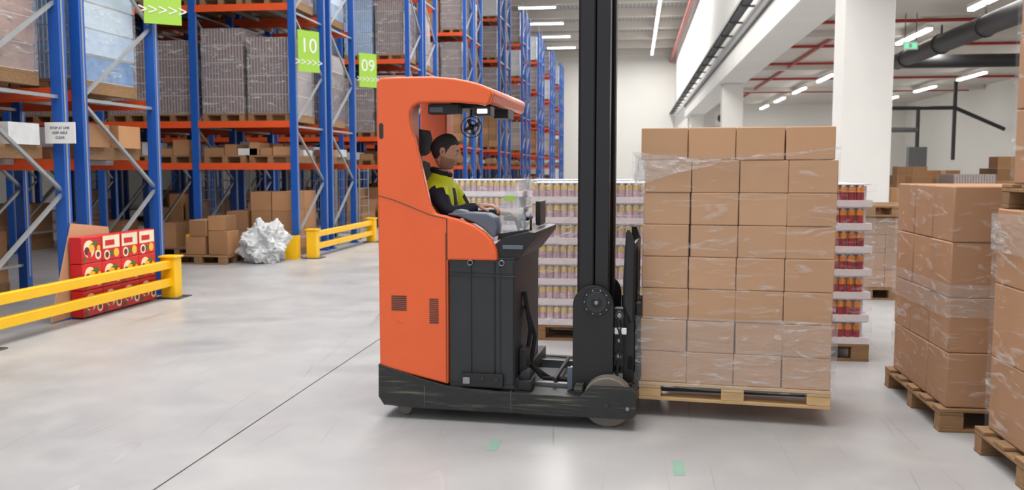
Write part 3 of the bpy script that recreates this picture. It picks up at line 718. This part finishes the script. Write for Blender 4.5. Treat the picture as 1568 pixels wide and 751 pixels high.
def sphere_mesh(fn,keep,nu=64,nv=48):
    vs=[];fs=[]
    for j in range(nv+1):
        ph=math.pi*j/nv
        for i in range(nu):
            t=2*math.pi*i/nu; d=(math.sin(ph)*math.cos(t),math.sin(ph)*math.sin(t),math.cos(ph)); vs.append((d,HR@fn(d)))
    for j in range(nv):
        for i in range(nu):
            q=(j*nu+i,j*nu+(i+1)%nu,(j+1)*nu+(i+1)%nu,(j+1)*nu+i)
            if all(keep(vs[k][0]) for k in q): fs.append(q)
    return [v for _,v in vs],fs
b=MB([]); vs,fs=sphere_mesh(headpt,lambda d:True,96,72); b.add(vs,fs,'skin')
R3=HR.to_3x3()
for s in (-1,1):
    b.ell(HR@Vector((-.004,s*.073,-.005)),(.019,.009,.031),'skin',12,8,R3); b.ell(HR@Vector((-.012,s*.077,.004)),(.014,.007,.022),'skin',12,8,R3); b.ell(HR@Vector((-.001,s*.0825,-.004)),(.007,.003,.012),'stubble',12,8,R3)
    b.ell(HR@Vector((.073,s*.031,.008)),(.013,.014,.009),'eyew',12,8,R3); b.ell(HR@Vector((.0825,s*.031,.005)),(.005,.006,.006),'hair',8,6,R3)
    b.ell(HR@Vector((.077,s*.031,.014)),(.012,.016,.004),'skin',10,6,R3)
    b.ell(HR@Vector((.086,s*.031,.030)),(.006,.020,.004),'hair',10,6,R3)
b.ell(HR@Vector((.089,0,-.064)),(.008,.02,.003),'lips',10,6,R3)
b.obj('head',Dv)
def interp(x,xs,ys):
    if x<=xs[0]: return ys[0]
    for a,c,p,q in zip(xs[:-1],xs[1:],ys[:-1],ys[1:]):
        if x<=c: return p+(q-p)*(x-a)/(c-a)
    return ys[-1]
def hf(d): return d[2]-interp(d[0],[-1,-.4,-.12,0,.16,.24,.36,.6,1],[-.62,-.55,-.28,-.05,-.22,-.0,.34,.48,.52])
def hairpt(d):
    h=hf(d); return headpt(d,-.02+.065*max(0,min(1,h/.3+.15))+.012*noise.noise(Vector(d)*14))
b=MB([]); vs,fs=sphere_mesh(hairpt,lambda d: hf(d)>-.08,96,72); b.add(vs,fs,'hair'); b.obj('hair',Dv)
def bf(d):
    x,y,z=d
    return min((-.36-z)/.1 if abs(y)<.5 else (-.30-z)/.1,(x+.12)/.15)
def beardpt(d):
    v=headpt(d); k=max(-1,min(1,bf(d))); return v*(1+.008*k)
b=MB([]); vs,fs=sphere_mesh(beardpt,lambda d: bf(d)>-.6 and not(abs(d[1])<.2 and -.64<d[2]<-.46),96,72); b.add(vs,fs,'stubble'); b.obj('beard',Dv)
def hand(name,wrist,fwd,lat,parent,curl=.5):
    w=Vector(wrist); f=Vector(fwd).normalized(); l=Vector(lat).normalized(); u=l.cross(f).normalized()
    if u.z<0: u=-u
    V=[];E=[];Rr=[];roots=set()
    def ch(pts,rs):
        roots.add(len(V))
        for i,(p,r) in enumerate(zip(pts,rs)):
            V.append(w+f*p[0]+l*p[1]+u*p[2]); Rr.append(r)
            if i: E.append((len(V)-2,len(V)-1))
    ch([(-.01,0,0),(.03,.002,0),(.06,.0,0.002),(.082,0,0)],[(.026,.02),(.03,.017),(.036,.016),(.03,.012)])
    for k,(o,ln) in enumerate(((-.030,.068),(-.010,.078),(.010,.073),(.029,.058))):
        ch([(.065,o,0),(.09,o*1.05,.003),(.09+ln*.45,o*1.08,-.010*1.4),(.09+ln*.68,o*1.08,-.035),(.09+ln*.62,o*1.06,-.055)],[.0105,.010,.009,.0085,.007])
    ch([(.015,-.018,-.005),(.035,-.040,-.012),(.062,-.05,-.025),(.082,-.046,-.036)],[.013,.012,.010,.008])
    return skin_obj(name,[tuple(v) for v in V],E,Rr,roots,parent,1,'skin')
hand('hand_near',(.575,.33,1.355),(1,.12,.02),(0,1,0),Dv)
hand('hand_far',(.64,.66,1.295),(1,-.1,.0),(0,-1,0),Dv)
# ------------------------------------------------------------------ lights
def area(name,loc,sx,sy,e,rot=(0,0,0),c=(1,.985,.96)):
    l=bpy.data.lights.new(name,'AREA'); l.shape='RECTANGLE'; l.size=sx; l.size_y=sy; l.energy=e; l.color=c
    o=bpy.data.objects.new(name,l); sc.collection.objects.link(o); o.location=loc; o.rotation_euler=rot; return o
area('ceiling_lamp',(-2,6,11.1),9,12,2400)
area('ceiling_lamp',(-2.5,24,11.1),6,16,2600)
area('ceiling_lamp',(1.33,60,11.05),.3,34,2600)
area('ceiling_lamp',(-4,60,11.05),.3,34,1800)
area('annex_lamp',(9,14,5.3),6,14,800)
area('annex_lamp',(9,42,5.3),.4,28,1200)
w=bpy.data.worlds.new('world'); sc.world=w; w.use_nodes=True; bg=w.node_tree.nodes['Background']; bg.inputs[0].default_value=(.94,.965,1,1); bg.inputs[1].default_value=1.1
sc.view_settings.view_transform='Standard'
sc.view_settings.exposure=-.36
